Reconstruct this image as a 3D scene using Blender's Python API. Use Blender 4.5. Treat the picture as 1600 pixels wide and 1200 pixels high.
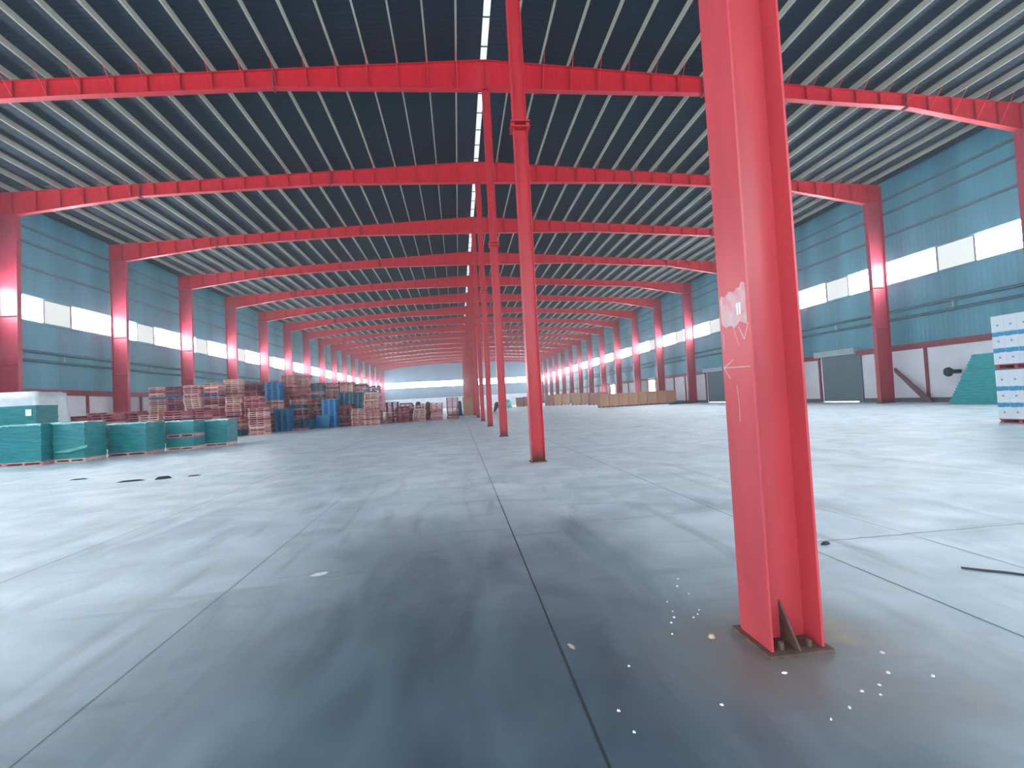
import bpy, math, random
from mathutils import Matrix, Vector
random.seed(7)
PI = math.pi
sc = bpy.context.scene
C = sc.collection
for o in list(bpy.data.objects): bpy.data.objects.remove(o)

# ------------------------------------------------------------------ camera
EYE = Vector((0, 0, 1.5)); F_PX = 786.14; YAW = .1072; PITCH = .0322; ROLL = -.05406
def make_camera():
    F = Vector((math.sin(YAW)*math.cos(PITCH), math.cos(YAW)*math.cos(PITCH), math.sin(PITCH)))
    R = F.cross(Vector((0, 0, 1))).normalized(); U = R.cross(F)
    R2 = R*math.cos(ROLL)+U*math.sin(ROLL); U2 = U*math.cos(ROLL)-R*math.sin(ROLL)
    cd = bpy.data.cameras.new('camera'); cam = bpy.data.objects.new('camera', cd); C.objects.link(cam)
    m = Matrix((R2, U2, -F)).transposed().to_4x4(); m.translation = EYE
    cam.matrix_world = m
    cd.sensor_width = 36; cd.lens = F_PX/1600*36; cd.clip_end = 600; cd.clip_start = .05
    sc.camera = cam
make_camera()

# ------------------------------------------------------------------ world, exposure
WIN_L = 36.0        # daylight seen through the strip windows
w = bpy.data.worlds.new('world'); sc.world = w; w.use_nodes = True
w.node_tree.nodes['Background'].inputs[0].default_value = (.86, .93, 1, 1)
w.node_tree.nodes['Background'].inputs[1].default_value = 6
sc.view_settings.view_transform = 'Standard'; sc.view_settings.look = 'None'
sc.view_settings.gamma = 1; sc.view_settings.use_curve_mapping = False
sc.view_settings.exposure = 0.25
try:
    sc.cycles.max_bounces = 8; sc.cycles.diffuse_bounces = 5; sc.cycles.glossy_bounces = 4
    sc.cycles.use_denoising = True; sc.cycles.sample_clamp_indirect = 8
except Exception: pass

# ------------------------------------------------------------------ hall measures
BAY = 9.15; Y0 = 2.84            # frame k stands at Y0 + k*BAY
def FY(k): return Y0+k*BAY
XL, XR = -25.3, 28.9             # inner faces of the long walls
YB, YF = -17.0, 169.0            # back and far wall
XC = 1.8175                      # ridge and middle column row
RIDGE = 16.12; SLOPE = .0635
PUR = .32
def roof(x): return RIDGE-SLOPE*abs(x-XC)      # top of the rafters

# ------------------------------------------------------------------ mesh helpers
class MB:
    def __init__(s): s.v = []; s.f = []; s.m = []
    def box(s, x0, x1, y0, y1, z0, z1, mi=0):
        b = len(s.v)
        s.v += [(x0,y0,z0),(x1,y0,z0),(x1,y1,z0),(x0,y1,z0),(x0,y0,z1),(x1,y0,z1),(x1,y1,z1),(x0,y1,z1)]
        for q in ((0,3,2,1),(4,5,6,7),(0,1,5,4),(1,2,6,5),(2,3,7,6),(3,0,4,7)):
            s.f.append(tuple(b+i for i in q)); s.m.append(mi)
        return s
    def prism(s, pts, axis, a, b, mi=0):
        """pts: closed outline in the other two axes (order x,y,z without axis), extruded from a to b"""
        n = len(pts); base = len(s.v)
        def P(p, t):
            return {'x': (t, p[0], p[1]), 'y': (p[0], t, p[1]), 'z': (p[0], p[1], t)}[axis]
        s.v += [P(p, a) for p in pts]+[P(p, b) for p in pts]
        s.f.append(tuple(base+i for i in range(n))); s.m.append(mi)
        s.f.append(tuple(base+n+i for i in reversed(range(n)))); s.m.append(mi)
        for i in range(n):
            j = (i+1) % n
            s.f.append((base+i, base+j, base+n+j, base+n+i)); s.m.append(mi)
        return s
    def quad(s, pts, mi=0):
        b = len(s.v); s.v += list(pts); s.f.append(tuple(range(b, b+len(pts)))); s.m.append(mi); return s
    def tube(s, p, q, r, n=10, mi=0, r2=None):
        p = Vector(p); q = Vector(q); d = (q-p).normalized()
        a = d.orthogonal().normalized(); c = d.cross(a); b = len(s.v); r2 = r if r2 is None else r2
        for k, (e, rr) in enumerate(((p, r), (q, r2))):
            for i in range(n):
                t = 2*PI*i/n; s.v.append(tuple(e+a*rr*math.cos(t)+c*rr*math.sin(t)))
        for i in range(n):
            j = (i+1) % n; s.f.append((b+i, b+j, b+n+j, b+n+i)); s.m.append(mi)
        s.f.append(tuple(b+i for i in reversed(range(n)))); s.m.append(mi)
        s.f.append(tuple(b+n+i for i in range(n))); s.m.append(mi)
        return s
    def mesh(s, name, mats, smooth=False):
        me = bpy.data.meshes.new(name); me.from_pydata(s.v, [], s.f)
        for m in (mats if isinstance(mats, (list, tuple)) else [mats]): me.materials.append(m)
        me.polygons.foreach_set('material_index', s.m)
        if smooth: me.polygons.foreach_set('use_smooth', [True]*len(s.f))
        me.update()
        import bmesh
        bm = bmesh.new(); bm.from_mesh(me); bmesh.ops.recalc_face_normals(bm, faces=bm.faces); bm.to_mesh(me); bm.free()
        return me
def link(name, me, parent=None, loc=None):
    o = bpy.data.objects.new(name, me); C.objects.link(o)
    if parent: o.parent = parent
    if loc: o.location = loc
    return o
def build(mb, name, mats, parent=None, smooth=False): return link(name, mb.mesh(name, mats, smooth), parent)
def empty(name, loc=(0, 0, 0), rz=0):
    o = bpy.data.objects.new(name, None); C.objects.link(o); o.location = loc; o.rotation_euler = (0, 0, rz)
    o.empty_display_size = .2; return o
def tag(o, label, cat, group=None):
    o['label'] = label; o['category'] = cat
    if group: o['group'] = group
    return o
def struct(o): o['kind'] = 'structure'; return o
ORD = 'zeroth first second third fourth fifth sixth seventh eighth ninth tenth eleventh twelfth thirteenth fourteenth fifteenth sixteenth seventeenth eighteenth nineteenth twentieth'.split()
def ordinal(n):
    if n <= 20: return ORD[n]
    if n == 30: return 'thirtieth'
    return ('twenty-' if n < 30 else 'thirty-')+ORD[n % 10]

# ------------------------------------------------------------------ materials
def mat(name, col, rough=.6, metal=0, var=0.0, vscale=3.0, col2=None, bump=0, bscale=20, stretch=(1, 1, 1), spec=.5):
    m = bpy.data.materials.new(name); m.use_nodes = True; nt = m.node_tree; N = nt.nodes; L = nt.links
    b = N['Principled BSDF']; b.inputs['Base Color'].default_value = (*col, 1)
    b.inputs['Roughness'].default_value = rough; b.inputs['Metallic'].default_value = metal
    b.inputs['Specular IOR Level'].default_value = spec
    tc = N.new('ShaderNodeTexCoord'); mp = N.new('ShaderNodeMapping'); mp.inputs['Scale'].default_value = stretch
    L.new(tc.outputs['Object'], mp.inputs[0])
    if var or col2:
        n = N.new('ShaderNodeTexNoise'); n.inputs['Scale'].default_value = vscale; n.inputs['Detail'].default_value = 5
        L.new(mp.outputs[0], n.inputs['Vector'])
        r = N.new('ShaderNodeValToRGB'); r.color_ramp.elements[0].position = .35; r.color_ramp.elements[1].position = .7
        c2 = col2 or tuple(max(0, c*(1-var)) for c in col)
        r.color_ramp.elements[0].color = (*c2, 1); r.color_ramp.elements[1].color = (*col, 1)
        L.new(n.outputs['Fac'], r.inputs[0]); L.new(r.outputs[0], b.inputs['Base Color'])
    if bump:
        n2 = N.new('ShaderNodeTexNoise'); n2.inputs['Scale'].default_value = bscale
        L.new(mp.outputs[0], n2.inputs['Vector'])
        bp = N.new('ShaderNodeBump'); bp.inputs['Strength'].default_value = bump; bp.inputs['Distance'].default_value = .02
        L.new(n2.outputs['Fac'], bp.inputs['Height']); L.new(bp.outputs[0], b.inputs['Normal'])
    return m
def emit(name, col, s, base=(.8, .85, .85)):
    m = mat(name, base, .2); b = m.node_tree.nodes['Principled BSDF']
    b.inputs['Emission Color'].default_value = (*col, 1); b.inputs['Emission Strength'].default_value = s
    return m
def ribbed(name, col, axis, pitch, var, rough=.5, strength=.5):
    m = mat(name, col, rough, var=var, vscale=.45, stretch=(1, 1, .10)); nt = m.node_tree; N = nt.nodes; L = nt.links
    wv = N.new('ShaderNodeTexWave'); wv.bands_direction = axis; wv.inputs['Scale'].default_value = 1/pitch*.314
    tc = [n for n in N if n.type == 'TEX_COORD'][0]; L.new(tc.outputs['Object'], wv.inputs['Vector'])
    bp = N.new('ShaderNodeBump'); bp.inputs['Strength'].default_value = strength; bp.inputs['Distance'].default_value = .03
    L.new(wv.outputs['Fac'], bp.inputs['Height']); L.new(bp.outputs[0], N['Principled BSDF'].inputs['Normal'])
    return m
def red_paint(name, col, dirty):
    """gloss red paint; grime and rust where the foot of the column meets the floor"""
    m = bpy.data.materials.new(name); m.use_nodes = True; nt = m.node_tree; N = nt.nodes; L = nt.links
    b = N['Principled BSDF']; b.inputs['Roughness'].default_value = .38
    tc = N.new('ShaderNodeTexCoord'); n = N.new('ShaderNodeTexNoise'); n.inputs['Scale'].default_value = 2.2; n.inputs['Detail'].default_value = 6
    mp = N.new('ShaderNodeMapping'); mp.inputs['Scale'].default_value = (2.5, 2.5, .6)
    L.new(tc.outputs['Object'], mp.inputs[0]); L.new(mp.outputs[0], n.inputs['Vector'])
    r = N.new('ShaderNodeValToRGB'); r.color_ramp.elements[0].position = .3; r.color_ramp.elements[1].position = .7
    r.color_ramp.elements[0].color = (col[0]*.78, col[1]*.8, col[2]*.85, 1); r.color_ramp.elements[1].color = (*col, 1)
    L.new(n.outputs['Fac'], r.inputs[0]); out = r.outputs[0]
    if dirty:
        sp = N.new('ShaderNodeSeparateXYZ'); L.new(tc.outputs['Object'], sp.inputs[0])
        n2 = N.new('ShaderNodeTexNoise'); n2.inputs['Scale'].default_value = 9; L.new(tc.outputs['Object'], n2.inputs['Vector'])
        ma = N.new('ShaderNodeMath'); ma.operation = 'MULTIPLY_ADD'; ma.inputs[1].default_value = .35; L.new(n2.outputs['Fac'], ma.inputs[0]); L.new(sp.outputs['Z'], ma.inputs[2])
        mr = N.new('ShaderNodeMapRange'); mr.inputs['From Min'].default_value = .16; mr.inputs['From Max'].default_value = .55
        mr.inputs['To Min'].default_value = .85; mr.inputs['To Max'].default_value = 0; L.new(ma.outputs[0], mr.inputs['Value'])
        mx = N.new('ShaderNodeMix'); mx.data_type = 'RGBA'; L.new(mr.outputs[0], mx.inputs['Factor']); L.new(out, mx.inputs[6])
        mx.inputs[7].default_value = (.10, .035, .03, 1); out = mx.outputs[2]
    L.new(out, b.inputs['Base Color'])
    return m
RED = red_paint('red_paint', (.66, .014, .03), False)
REDC = red_paint('red_paint_column', (.64, .035, .05), True)
REDN = mat('red_paint_near', (.64, .070, .085), .36, var=.22, vscale=2.0, stretch=(2, 2, .5))
REDS_ = mat('red_paint_stiffener', (.40, .012, .02), .45, var=.2)
REDW_SHADED = red_paint('red_paint_wall_column', (.46, .035, .065), True)  # column red darkened to stand in for weaker light at the walls
REDD = mat('red_rail', (.30, .045, .055), .5, var=.2)
RUST = mat('rusty_plate', (.16, .10, .08), .8, var=.5, vscale=12, bump=.4)
SHEET = ribbed('roof_sheet', (.007, .026, .050), 'Y', .25, .25, .7, .35)
PURLIN = mat('galvanised_purlin', (.44, .42, .35), .5, var=.1, vscale=1.0)
SIDING = ribbed('wall_siding', (.10, .37, .48), 'Y', .3, .40, .45, .3)
SIDINGX = ribbed('end_wall_siding', (.24, .34, .44), 'X', .3, .12, .45, .3)
GIRT = mat('grey_girt', (.10, .17, .21), .5, var=.2)
PIPE = mat('grey_green_pipe', (.06, .15, .19), .4, var=.2)
WHITE = mat('white_plaster', (.82, .83, .88), .8, var=.14, vscale=.6)
SKIRT = mat('dark_skirting', (.16, .16, .19), .8, var=.3)
GLASS = emit('daylit_glass', (.82, .93, 1.0), WIN_L)
GLASS2 = emit('milky_daylit_panel', (.90, .95, .88), .40, (.6, .63, .6))
RIDGEL = emit('ridge_translucent_sheet', (.90, .97, 1.0), .72)
FRAME = mat('grey_window_frame', (.28, .22, .25), .4)
SHUT = ribbed('shutter_grey', (.16, .24, .27), 'Z', .1, .12, .4, .8)
HOOD = mat('shutter_hood_grey', (.38, .48, .50), .5, var=.1)
DARK = mat('dark_scrap', (.03, .035, .045), .7, var=.3)
JOINT = mat('joint_filler', (.035, .05, .055), .9, var=.3)
JOINT2 = mat('faded_joint', (.27, .32, .36), .9, var=.4, vscale=2)
CHALK = mat('chalk', (.85, .62, .58), .9, var=.2, vscale=30)
PAPER = mat('pale_scuff', (.66, .50, .50), .6, col2=(.70, .26, .27), vscale=14)
PLAINW = mat('white_paper', (.86, .86, .84), .7)
WOODS = [mat('wood_pale', (.80, .50, .44), .8, var=.25, vscale=5), mat('wood_pink', (.68, .30, .30), .8, var=.3, vscale=5),
         mat('wood_red', (.50, .12, .16), .8, var=.3, vscale=5), mat('wood_dark', (.26, .07, .11), .8, var=.3, vscale=5)]
TONES = ['pale', 'pinkish', 'reddish', 'dark']
BLUES = [mat('blue_plastic', (.0, .16, .38), .4, var=.2), mat('blue_plastic_bright', (.0, .27, .65), .4, var=.15), mat('blue_plastic_teal', (.0, .12, .22), .4, var=.2)]
TEAL = mat('teal_plastic', (.002, .26, .27), .35, col2=(.001, .15, .18), vscale=2.2, stretch=(1, 1, 7), bump=.3, bscale=14)
TEALT = mat('teal_top_film', (.20, .60, .58), .3, var=.3, vscale=4)
FILM = mat('white_film', (.74, .79, .82), .35, var=.2, vscale=1.6, bump=.8, bscale=5)
CARD = mat('cardboard', (.56, .31, .19), .8, var=.2, vscale=1.2, stretch=(1, 1, .5))
CARD2 = mat('cardboard_dark', (.40, .19, .14), .8, var=.2, vscale=1.2)
CARTON = mat('carton_white', (.72, .78, .83), .6, var=.06)
CBLUE = mat('carton_blue', (.03, .34, .62), .5, var=.3, vscale=14, stretch=(1, 1, 3))
CDOT = mat('carton_print', (.16, .34, .52), .6)

def floor_material():
    m = bpy.data.materials.new('polished_concrete'); m.use_nodes = True; nt = m.node_tree; N = nt.nodes; L = nt.links
    b = N['Principled BSDF']; tc = N.new('ShaderNodeTexCoord')
    def noise(scale, detail, stretch=(1, 1, 1), rot=0, dist=0):
        mp = N.new('ShaderNodeMapping'); mp.inputs['Scale'].default_value = stretch; mp.inputs['Rotation'].default_value = (0, 0, rot)
        L.new(tc.outputs['Object'], mp.inputs[0]); n = N.new('ShaderNodeTexNoise'); n.inputs['Scale'].default_value = scale
        n.inputs['Detail'].default_value = detail; n.inputs['Distortion'].default_value = dist; L.new(mp.outputs[0], n.inputs['Vector']); return n.outputs['Fac']
    def ramp(x, a, bb, c0, c1):
        r = N.new('ShaderNodeValToRGB'); e = r.color_ramp.elements; e[0].position = a; e[1].position = bb
        e[0].color = (*c0, 1); e[1].color = (*c1, 1); L.new(x, r.inputs[0]); return r.outputs[0]
    def mix(f, a, bb, t='MIX'):
        x = N.new('ShaderNodeMix'); x.data_type = 'RGBA'; x.blend_type = t
        if isinstance(f, float): x.inputs['Factor'].default_value = f
        else: L.new(f, x.inputs['Factor'])
        for i, c in ((6, a), (7, bb)):
            if isinstance(c, tuple): x.inputs[i].default_value = (*c, 1)
            else: L.new(c, x.inputs[i])
        return x.outputs[2]
    base = ramp(noise(.22, 5), .35, .7, (.64, .77, .85), (.74, .85, .92))
    mott = ramp(noise(1.3, 10, dist=.6), .32, .68, (.70, .74, .75), (1, 1, 1))
    base = mix(1.0, base, mott, 'MULTIPLY')
    # tyre scuffs: long dark strokes
    s1 = ramp(noise(.9, 4, (2.4, .45, 1), .5, .8), .52, .72, (0, 0, 0), (1, 1, 1))
    s2 = ramp(noise(.7, 5, (.5, 2.2, 1), .25, 1.2), .56, .74, (0, 0, 0), (1, 1, 1))
    sc1 = mix(1.0, s1, s2, 'LIGHTEN')
    dist = N.new('ShaderNodeVectorMath'); dist.operation = 'DISTANCE'; L.new(tc.outputs['Object'], dist.inputs[0]); dist.inputs[1].default_value = (-.1, 4.0, 0)
    mr = N.new('ShaderNodeMapRange'); mr.interpolation_type = 'SMOOTHSTEP'; mr.inputs['From Min'].default_value = 1; mr.inputs['From Max'].default_value = 9
    mr.inputs['To Min'].default_value = .5; mr.inputs['To Max'].default_value = .12; L.new(dist.outputs['Value'], mr.inputs['Value'])
    f = N.new('ShaderNodeMath'); f.operation = 'MULTIPLY'; L.new(mr.outputs[0], f.inputs[0]); L.new(sc1, f.inputs[1])
    col = mix(f.outputs[0], base, (.12, .16, .20))
    # lane grime plus painted-in dark ceiling reflection, fading towards the middle of the hall
    sx = N.new('ShaderNodeSeparateXYZ'); L.new(tc.outputs['Object'], sx.inputs[0])
    def mth(op, *a):
        q = N.new('ShaderNodeMath'); q.operation = op
        for i, v in enumerate(a):
            if isinstance(v, (int, float)): q.inputs[i].default_value = v
            else: L.new(v, q.inputs[i])
        return q.outputs[0]
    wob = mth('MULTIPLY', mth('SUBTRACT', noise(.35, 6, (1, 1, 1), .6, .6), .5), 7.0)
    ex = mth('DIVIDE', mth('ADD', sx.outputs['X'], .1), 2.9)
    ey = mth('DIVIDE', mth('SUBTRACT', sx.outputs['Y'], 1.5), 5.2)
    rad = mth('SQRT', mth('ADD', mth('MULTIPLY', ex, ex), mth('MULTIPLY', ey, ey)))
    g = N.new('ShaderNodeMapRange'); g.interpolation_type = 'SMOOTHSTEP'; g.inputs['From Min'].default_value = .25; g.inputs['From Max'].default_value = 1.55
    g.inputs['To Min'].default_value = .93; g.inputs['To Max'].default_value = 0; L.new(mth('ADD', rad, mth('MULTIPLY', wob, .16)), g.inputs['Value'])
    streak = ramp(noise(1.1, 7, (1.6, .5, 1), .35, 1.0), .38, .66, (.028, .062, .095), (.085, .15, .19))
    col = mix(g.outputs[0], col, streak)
    # rusty brown stain around the nearest column
    d2 = N.new('ShaderNodeVectorMath'); d2.operation = 'DISTANCE'; L.new(tc.outputs['Object'], d2.inputs[0]); d2.inputs[1].default_value = (1.8, 2.7, 0)
    a2 = N.new('ShaderNodeMath'); a2.operation = 'MULTIPLY_ADD'; a2.inputs[1].default_value = 1.1; L.new(noise(2.2, 5), a2.inputs[0]); L.new(d2.outputs['Value'], a2.inputs[2])
    m2 = N.new('ShaderNodeMapRange'); m2.inputs['From Min'].default_value = .65; m2.inputs['From Max'].default_value = 1.6; m2.inputs['To Min'].default_value = .8; m2.inputs['To Max'].default_value = 0
    L.new(a2.outputs[0], m2.inputs['Value'])
    col = mix(m2.outputs[0], col, (.20, .16, .135))
    yel = ramp(noise(1.5, 3, (1, 1, 1)), .60, .68, (0, 0, 0), (1, 1, 1))
    y2 = N.new('ShaderNodeMath'); y2.operation = 'MULTIPLY'; L.new(yel, y2.inputs[0]); L.new(m2.outputs[0], y2.inputs[1])
    col = mix(y2.outputs[0], col, (.42, .36, .20))
    L.new(col, b.inputs['Base Color'])
    rr = ramp(noise(.5, 6, (1, 1, 1), 0, .5), .3, .7, (.40,)*3, (.52,)*3)
    L.new(rr, b.inputs['Roughness']); b.inputs['Specular IOR Level'].default_value = .5
    bp = N.new('ShaderNodeBump'); bp.inputs['Strength'].default_value = .12; bp.inputs['Distance'].default_value = .01
    L.new(noise(2.5, 5, dist=.5), bp.inputs['Height']); L.new(bp.outputs[0], b.inputs['Normal'])
    return m
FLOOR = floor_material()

# ------------------------------------------------------------------ floor
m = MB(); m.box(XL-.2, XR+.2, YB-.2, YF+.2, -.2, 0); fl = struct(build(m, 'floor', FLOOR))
def joint(pts, wdt, mt, jig=0.0):
    mb = MB(); z = .0015; out = []
    for i, (x, y) in enumerate(pts):
        a = Vector(pts[max(0, i-1)]); b = Vector(pts[min(len(pts)-1, i+1)]); d = (b-a).normalized(); n = Vector((-d.y, d.x))*wdt/2
        j = random.uniform(-jig, jig)
        out.append(((x+n.x+j, y+n.y+j, z), (x-n.x+j, y-n.y+j, z)))
    for i in range(len(out)-1): mb.quad((out[i][0], out[i][1], out[i+1][1], out[i+1][0]))
    return build(mb, 'expansion_joint', mt, fl)
def line(x0, y0, x1, y1, n): return [(x0+(x1-x0)*i/n, y0+(y1-y0)*i/n) for i in range(n+1)]
joint(line(.53, YB, .53, 8, 60), .012, JOINT, .0012); joint(line(.53, 8, .44, YF, 40), .014, JOINT2, .002)
joint(line(3.12, YB, 3.12, 60, 60), .012, JOINT2, .002); joint(line(4.25, YB, 4.25, 60, 40), .008, JOINT2, .002)
joint(line(-4.5, YB, -4.5, 60, 60), .012, JOINT2, .002); joint(line(-2.05, YB, -2.05, 9, 50), .006, JOINT2, .002)
joint(line(8.1, YB, 8.1, 60, 60), .012, JOINT2, .002); joint(line(-11, YB, -11, 60, 60), .012, JOINT2, .002)
joint(line(3.2, 4.5, 12, 4.46, 90), .014, JOINT2, .010)
joint(line(.53, 12.2, 25, 12.2, 40), .012, JOINT2, .002); joint(line(-16, 17.3, -.1, 17.3, 40), .012, JOINT2, .002)

# ------------------------------------------------------------------ roof
ceil = None
m = MB(); hs = PUR
for a, b in ((XL-.2, XC-.14), (XC+.14, XR+.2)):
    m.prism([(a, roof(a)+hs), (b, roof(b)+hs), (b, roof(b)+hs+.05), (a, roof(a)+hs+.05)], 'y', YB-.2, YF+.2)
ceil = struct(build(m, 'ceiling', SHEET))
m = MB(); y = YB+.2
zr = RIDGE+hs+.02
while y < YF-1.5:
    m.box(XC-.14, XC+.14, y, y+1.57, zr, zr+.03); y += 1.63
build(m, 'ridge_light', RIDGEL, ceil)
m = MB(); y = YB+.2-.06
while y < YF:
    m.box(XC-.16, XC+.16, y, y+.06, zr-.03, zr+.03); y += 1.63
build(m, 'ridge_bar', GIRT, ceil)
m = MB()
for s in (-1, 1): m.prism([(XC+s*.15, zr+.0), (XC+s*.15, zr+.25), (XC, zr+.30), (XC, zr+.27), (XC+s*.12, zr+.22), (XC+s*.12, zr)], 'y', YB-.2, YF+.2)
build(m, 'ridge_cap', SHEET, ceil)
def purlin(x, s):
    """Z purlin: web, bottom flange towards the ridge, top flange"""
    z0 = roof(x)+.0; z1 = z0+PUR-.004*1
    q = MB(); t = .02; fw = .06
    q.box(x-t/2, x+t/2, YB, YF, z0+.002, z1-.012)
    a, b = (x-fw, x) if s > 0 else (x, x+fw)
    q.box(a, b, YB, YF, z0+.002, z0+.02)
    build(q, 'purlin', PURLIN, ceil)
for n in range(1, 22):
    x = XC-1.229*n
    if x > XL+.2: purlin(x, -1)
for n in range(1, 22):
    x = XC+1.229*n
    if x < XR-.2: purlin(x, 1)

# ------------------------------------------------------------------ long walls
Z_MAS, Z_RAIL, Z_W0, Z_W1 = 3.36, 3.72, 7.82, 9.32
def side_wall(name, x, s, openings):
    """s = +1 right wall (solid beyond x), -1 left wall"""
    a, b = (x, x+.2) if s > 0 else (x-.2, x)
    top = roof(x)+PUR+.02
    m = MB(); m.box(a, b, YB-.2, YF+.2, Z_RAIL, Z_W0); m.box(a, b, YB-.2, YF+.2, Z_W1, top)
    # infill over the door hoods is part of the siding
    wall = struct(build(m, name, SIDING))
    m = MB(); y = YB-.2
    for (p, q, zt) in openings:
        m.box(a, b, y, p, 0, Z_RAIL); y = q
        if zt < Z_RAIL: m.box(a, b, p, q, zt, Z_RAIL)
    m.box(a, b, y, YF+.2, 0, Z_RAIL)
    build(m, 'masonry_base', WHITE, wall)
    i = -s
    def bar(nm, y0, y1, z0, z1, d, mt, off=0.0):
        q = MB(); xa, xb = sorted((x+i*off, x+i*(off+d))); q.box(xa, xb, y0, y1, z0, z1); return build(q, nm, mt, wall)
    segs = []; y = YB
    for (p, q, zt) in openings: segs.append((y, p)); y = q
    segs.append((y, YF))
    m = MB(); m2 = MB()
    for p, q in segs:
        xa, xb = sorted((x, x+i*.12)); m.box(xa, xb, p, q, Z_MAS, Z_RAIL)
        xa, xb = sorted((x, x+i*.05)); m2.box(xa, xb, p, q, 0, .28)
    build(m, 'red_rail', REDD, wall); build(m2, 'skirting', SKIRT, wall)
    for z in (11.05, 12.55, 13.45): bar('girt', YB, YF, z-.07, z+.07, .10, GIRT)
    bar('window_ledge', YB, YF, Z_W0-.14, Z_W0, .09, SIDING); bar('window_lintel', YB, YF, Z_W1, Z_W1+.1, .07, SIDING)
    for z in (5.42, 5.96):
        q = MB(); q.tube((x+i*.16, YB+.1, z), (x+i*.16, YF-.1, z), .085, 12); build(q, 'pipe', PIPE, wall, True)
    q = MB()
    for k in range(-2, 18):
        yy = FY(k)+BAY*.55; xa, xb = sorted((x, x+i*.14)); q.box(xa, xb, yy-.03, yy+.25, 5.40, 5.52); q.box(xa, xb, yy-.03, yy+.03, 5.35, 6.0)
    build(q, 'pipe_bracket', HOOD, wall)
    for k in range(-2, 18):
        for fr in (.41, .77):
            yy = FY(k)+BAY*fr
            if s > 0 and fr < .5 and k == 2: continue
            if any(p-.3 < yy < q_+.3 for p, q_, _ in openings): continue
            bar('wall_post', yy-.07, yy+.07, .0, Z_MAS, .13, REDD)
    return wall
DOORS = [(33.62, 37.30, 3.55), (51.9, 56.0, 3.5), (71.4, 74.6, 3.4), (90.4, 94.0, 3.4)]
wl = side_wall('wall_left', XL, -1, [])
wr = side_wall('wall_right', XR, 1, DOORS)
nwin = 0
def side_window(x, s, y0, ya, y1):
    """y0..ya milky panel, ya..y1 clear glass"""
    global nwin; nwin += 1
    i = -s
    def b(nm, p, q, z0, z1, o0, o1, mt, par):
        xa, xb = sorted((x-i*o0, x-i*o1)); mb = MB(); mb.box(xa, xb, p, q, z0, z1); return build(mb, nm, mt, par)
    wdw = struct(b('window_%d' % nwin, ya+.05, y1-.02, Z_W0, Z_W1, .09, .12, GLASS, None))
    b('milky_panel', y0+.05, ya-.05, Z_W0, Z_W1, .06, .10, GLASS2, wdw)
    mb = MB()
    for yy in (y0, ya): 
        xa, xb = sorted((x-i*.01, x-i*.14)); mb.box(xa, xb, yy-.05, yy+.05, Z_W0, Z_W1)
    yy = ya+(y1-ya)*.47; xa, xb = sorted((x-i*.04, x-i*.088)); mb.box(xa, xb, yy-.03, yy+.03, Z_W0, Z_W1)
    for z0, z1 in ((Z_W0, Z_W0+.04), (Z_W1-.04, Z_W1)):
        xa, xb = sorted((x-i*.02, x-i*.088)); mb.box(xa, xb, y0, y1, z0, z1)
    build(mb, 'window_frame', FRAME, wdw)
for x, s in ((XL, -1), (XR, 1)):
    for k in range(-3, 18):
        a = FY(k)+BAY*.40; b_ = FY(k)+BAY*.645; c = FY(k+1)+BAY*.40
        if a < YB: a, b_ = YB, YB+.3
        side_window(x, s, a, b_, c)
# ------------------------------------------------------------------ end walls
def end_wall(name, y, s, glass):
    a, b = (y, y+.2) if s > 0 else (y-.2, y)
    z0, z1 = 7.4, 9.2
    m = MB()
    m.prism([(XL-.2, z1), (XR+.2, z1), (XR+.2, roof(XR+.2)+PUR), (XC, RIDGE+PUR), (XL-.2, roof(XL-.2)+PUR)], 'y', a, b)
    m.box(XL-.2, XR+.2, a, b, 3.85, z0)
    wall = struct(build(m, name, SIDINGX))
    m = MB(); m.box(XL-.2, XR+.2, a, b, 0, 3.85); build(m, 'masonry_base', WHITE, wall)
    i = -s; ya, yb = sorted((y, y+i*.1))
    m = MB(); m.box(XL, XR, ya, yb, 3.78, 3.95); build(m, 'girt', GIRT, wall)
    global nwin
    n = 6; W = XR-XL
    for j in range(n):
        nwin += 1; p = XL+W*j/n; q = XL+W*(j+1)/n
        ya, yb = sorted((y-i*.09, y-i*.12)); mb = MB(); mb.box(p+.02, q-.02, ya, yb, z0, z1)
        wd = struct(build(mb, 'window_%d' % nwin, glass))
        mb = MB(); ya, yb = sorted((y-i*.02, y-i*.088)); mb.box(p-.02, p+.02, ya, yb, z0, z1)
        mb.box(p, q, ya, yb, z0, z0+.04); mb.box(p, q, ya, yb, z1-.04, z1); build(mb, 'window_frame', FRAME, wd)
    return wall
end_wall('wall_far', YF, 1, GLASS); wb = end_wall('wall_back', YB, -1, emit('daylit_glass_back', (.82, .93, 1.0), 19))  # back strip: unseen glowing panes added to light the near column
FILLDOOR = emit('daylit_doorway', (.86, .94, 1.0), 9.0)
for n, x in ((5, -21.5), (6, -15.5), (7, -9.5)):      # added glowing door panels behind the camera, fill light for column and pallets
    mb = MB(); mb.box(x-2.5, x+2.5, YB+.02, YB+.05, .3, 5.0); d = struct(build(mb, 'door_%d' % n, FILLDOOR))
    mb = MB(); mb.box(x-2.6, x-2.5, YB, YB+.1, 0, 5.1); mb.box(x+2.5, x+2.6, YB, YB+.1, 0, 5.1); mb.box(x-2.6, x+2.6, YB, YB+.1, 5.0, 5.1); build(mb, 'door_frame', REDD, d)

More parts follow.
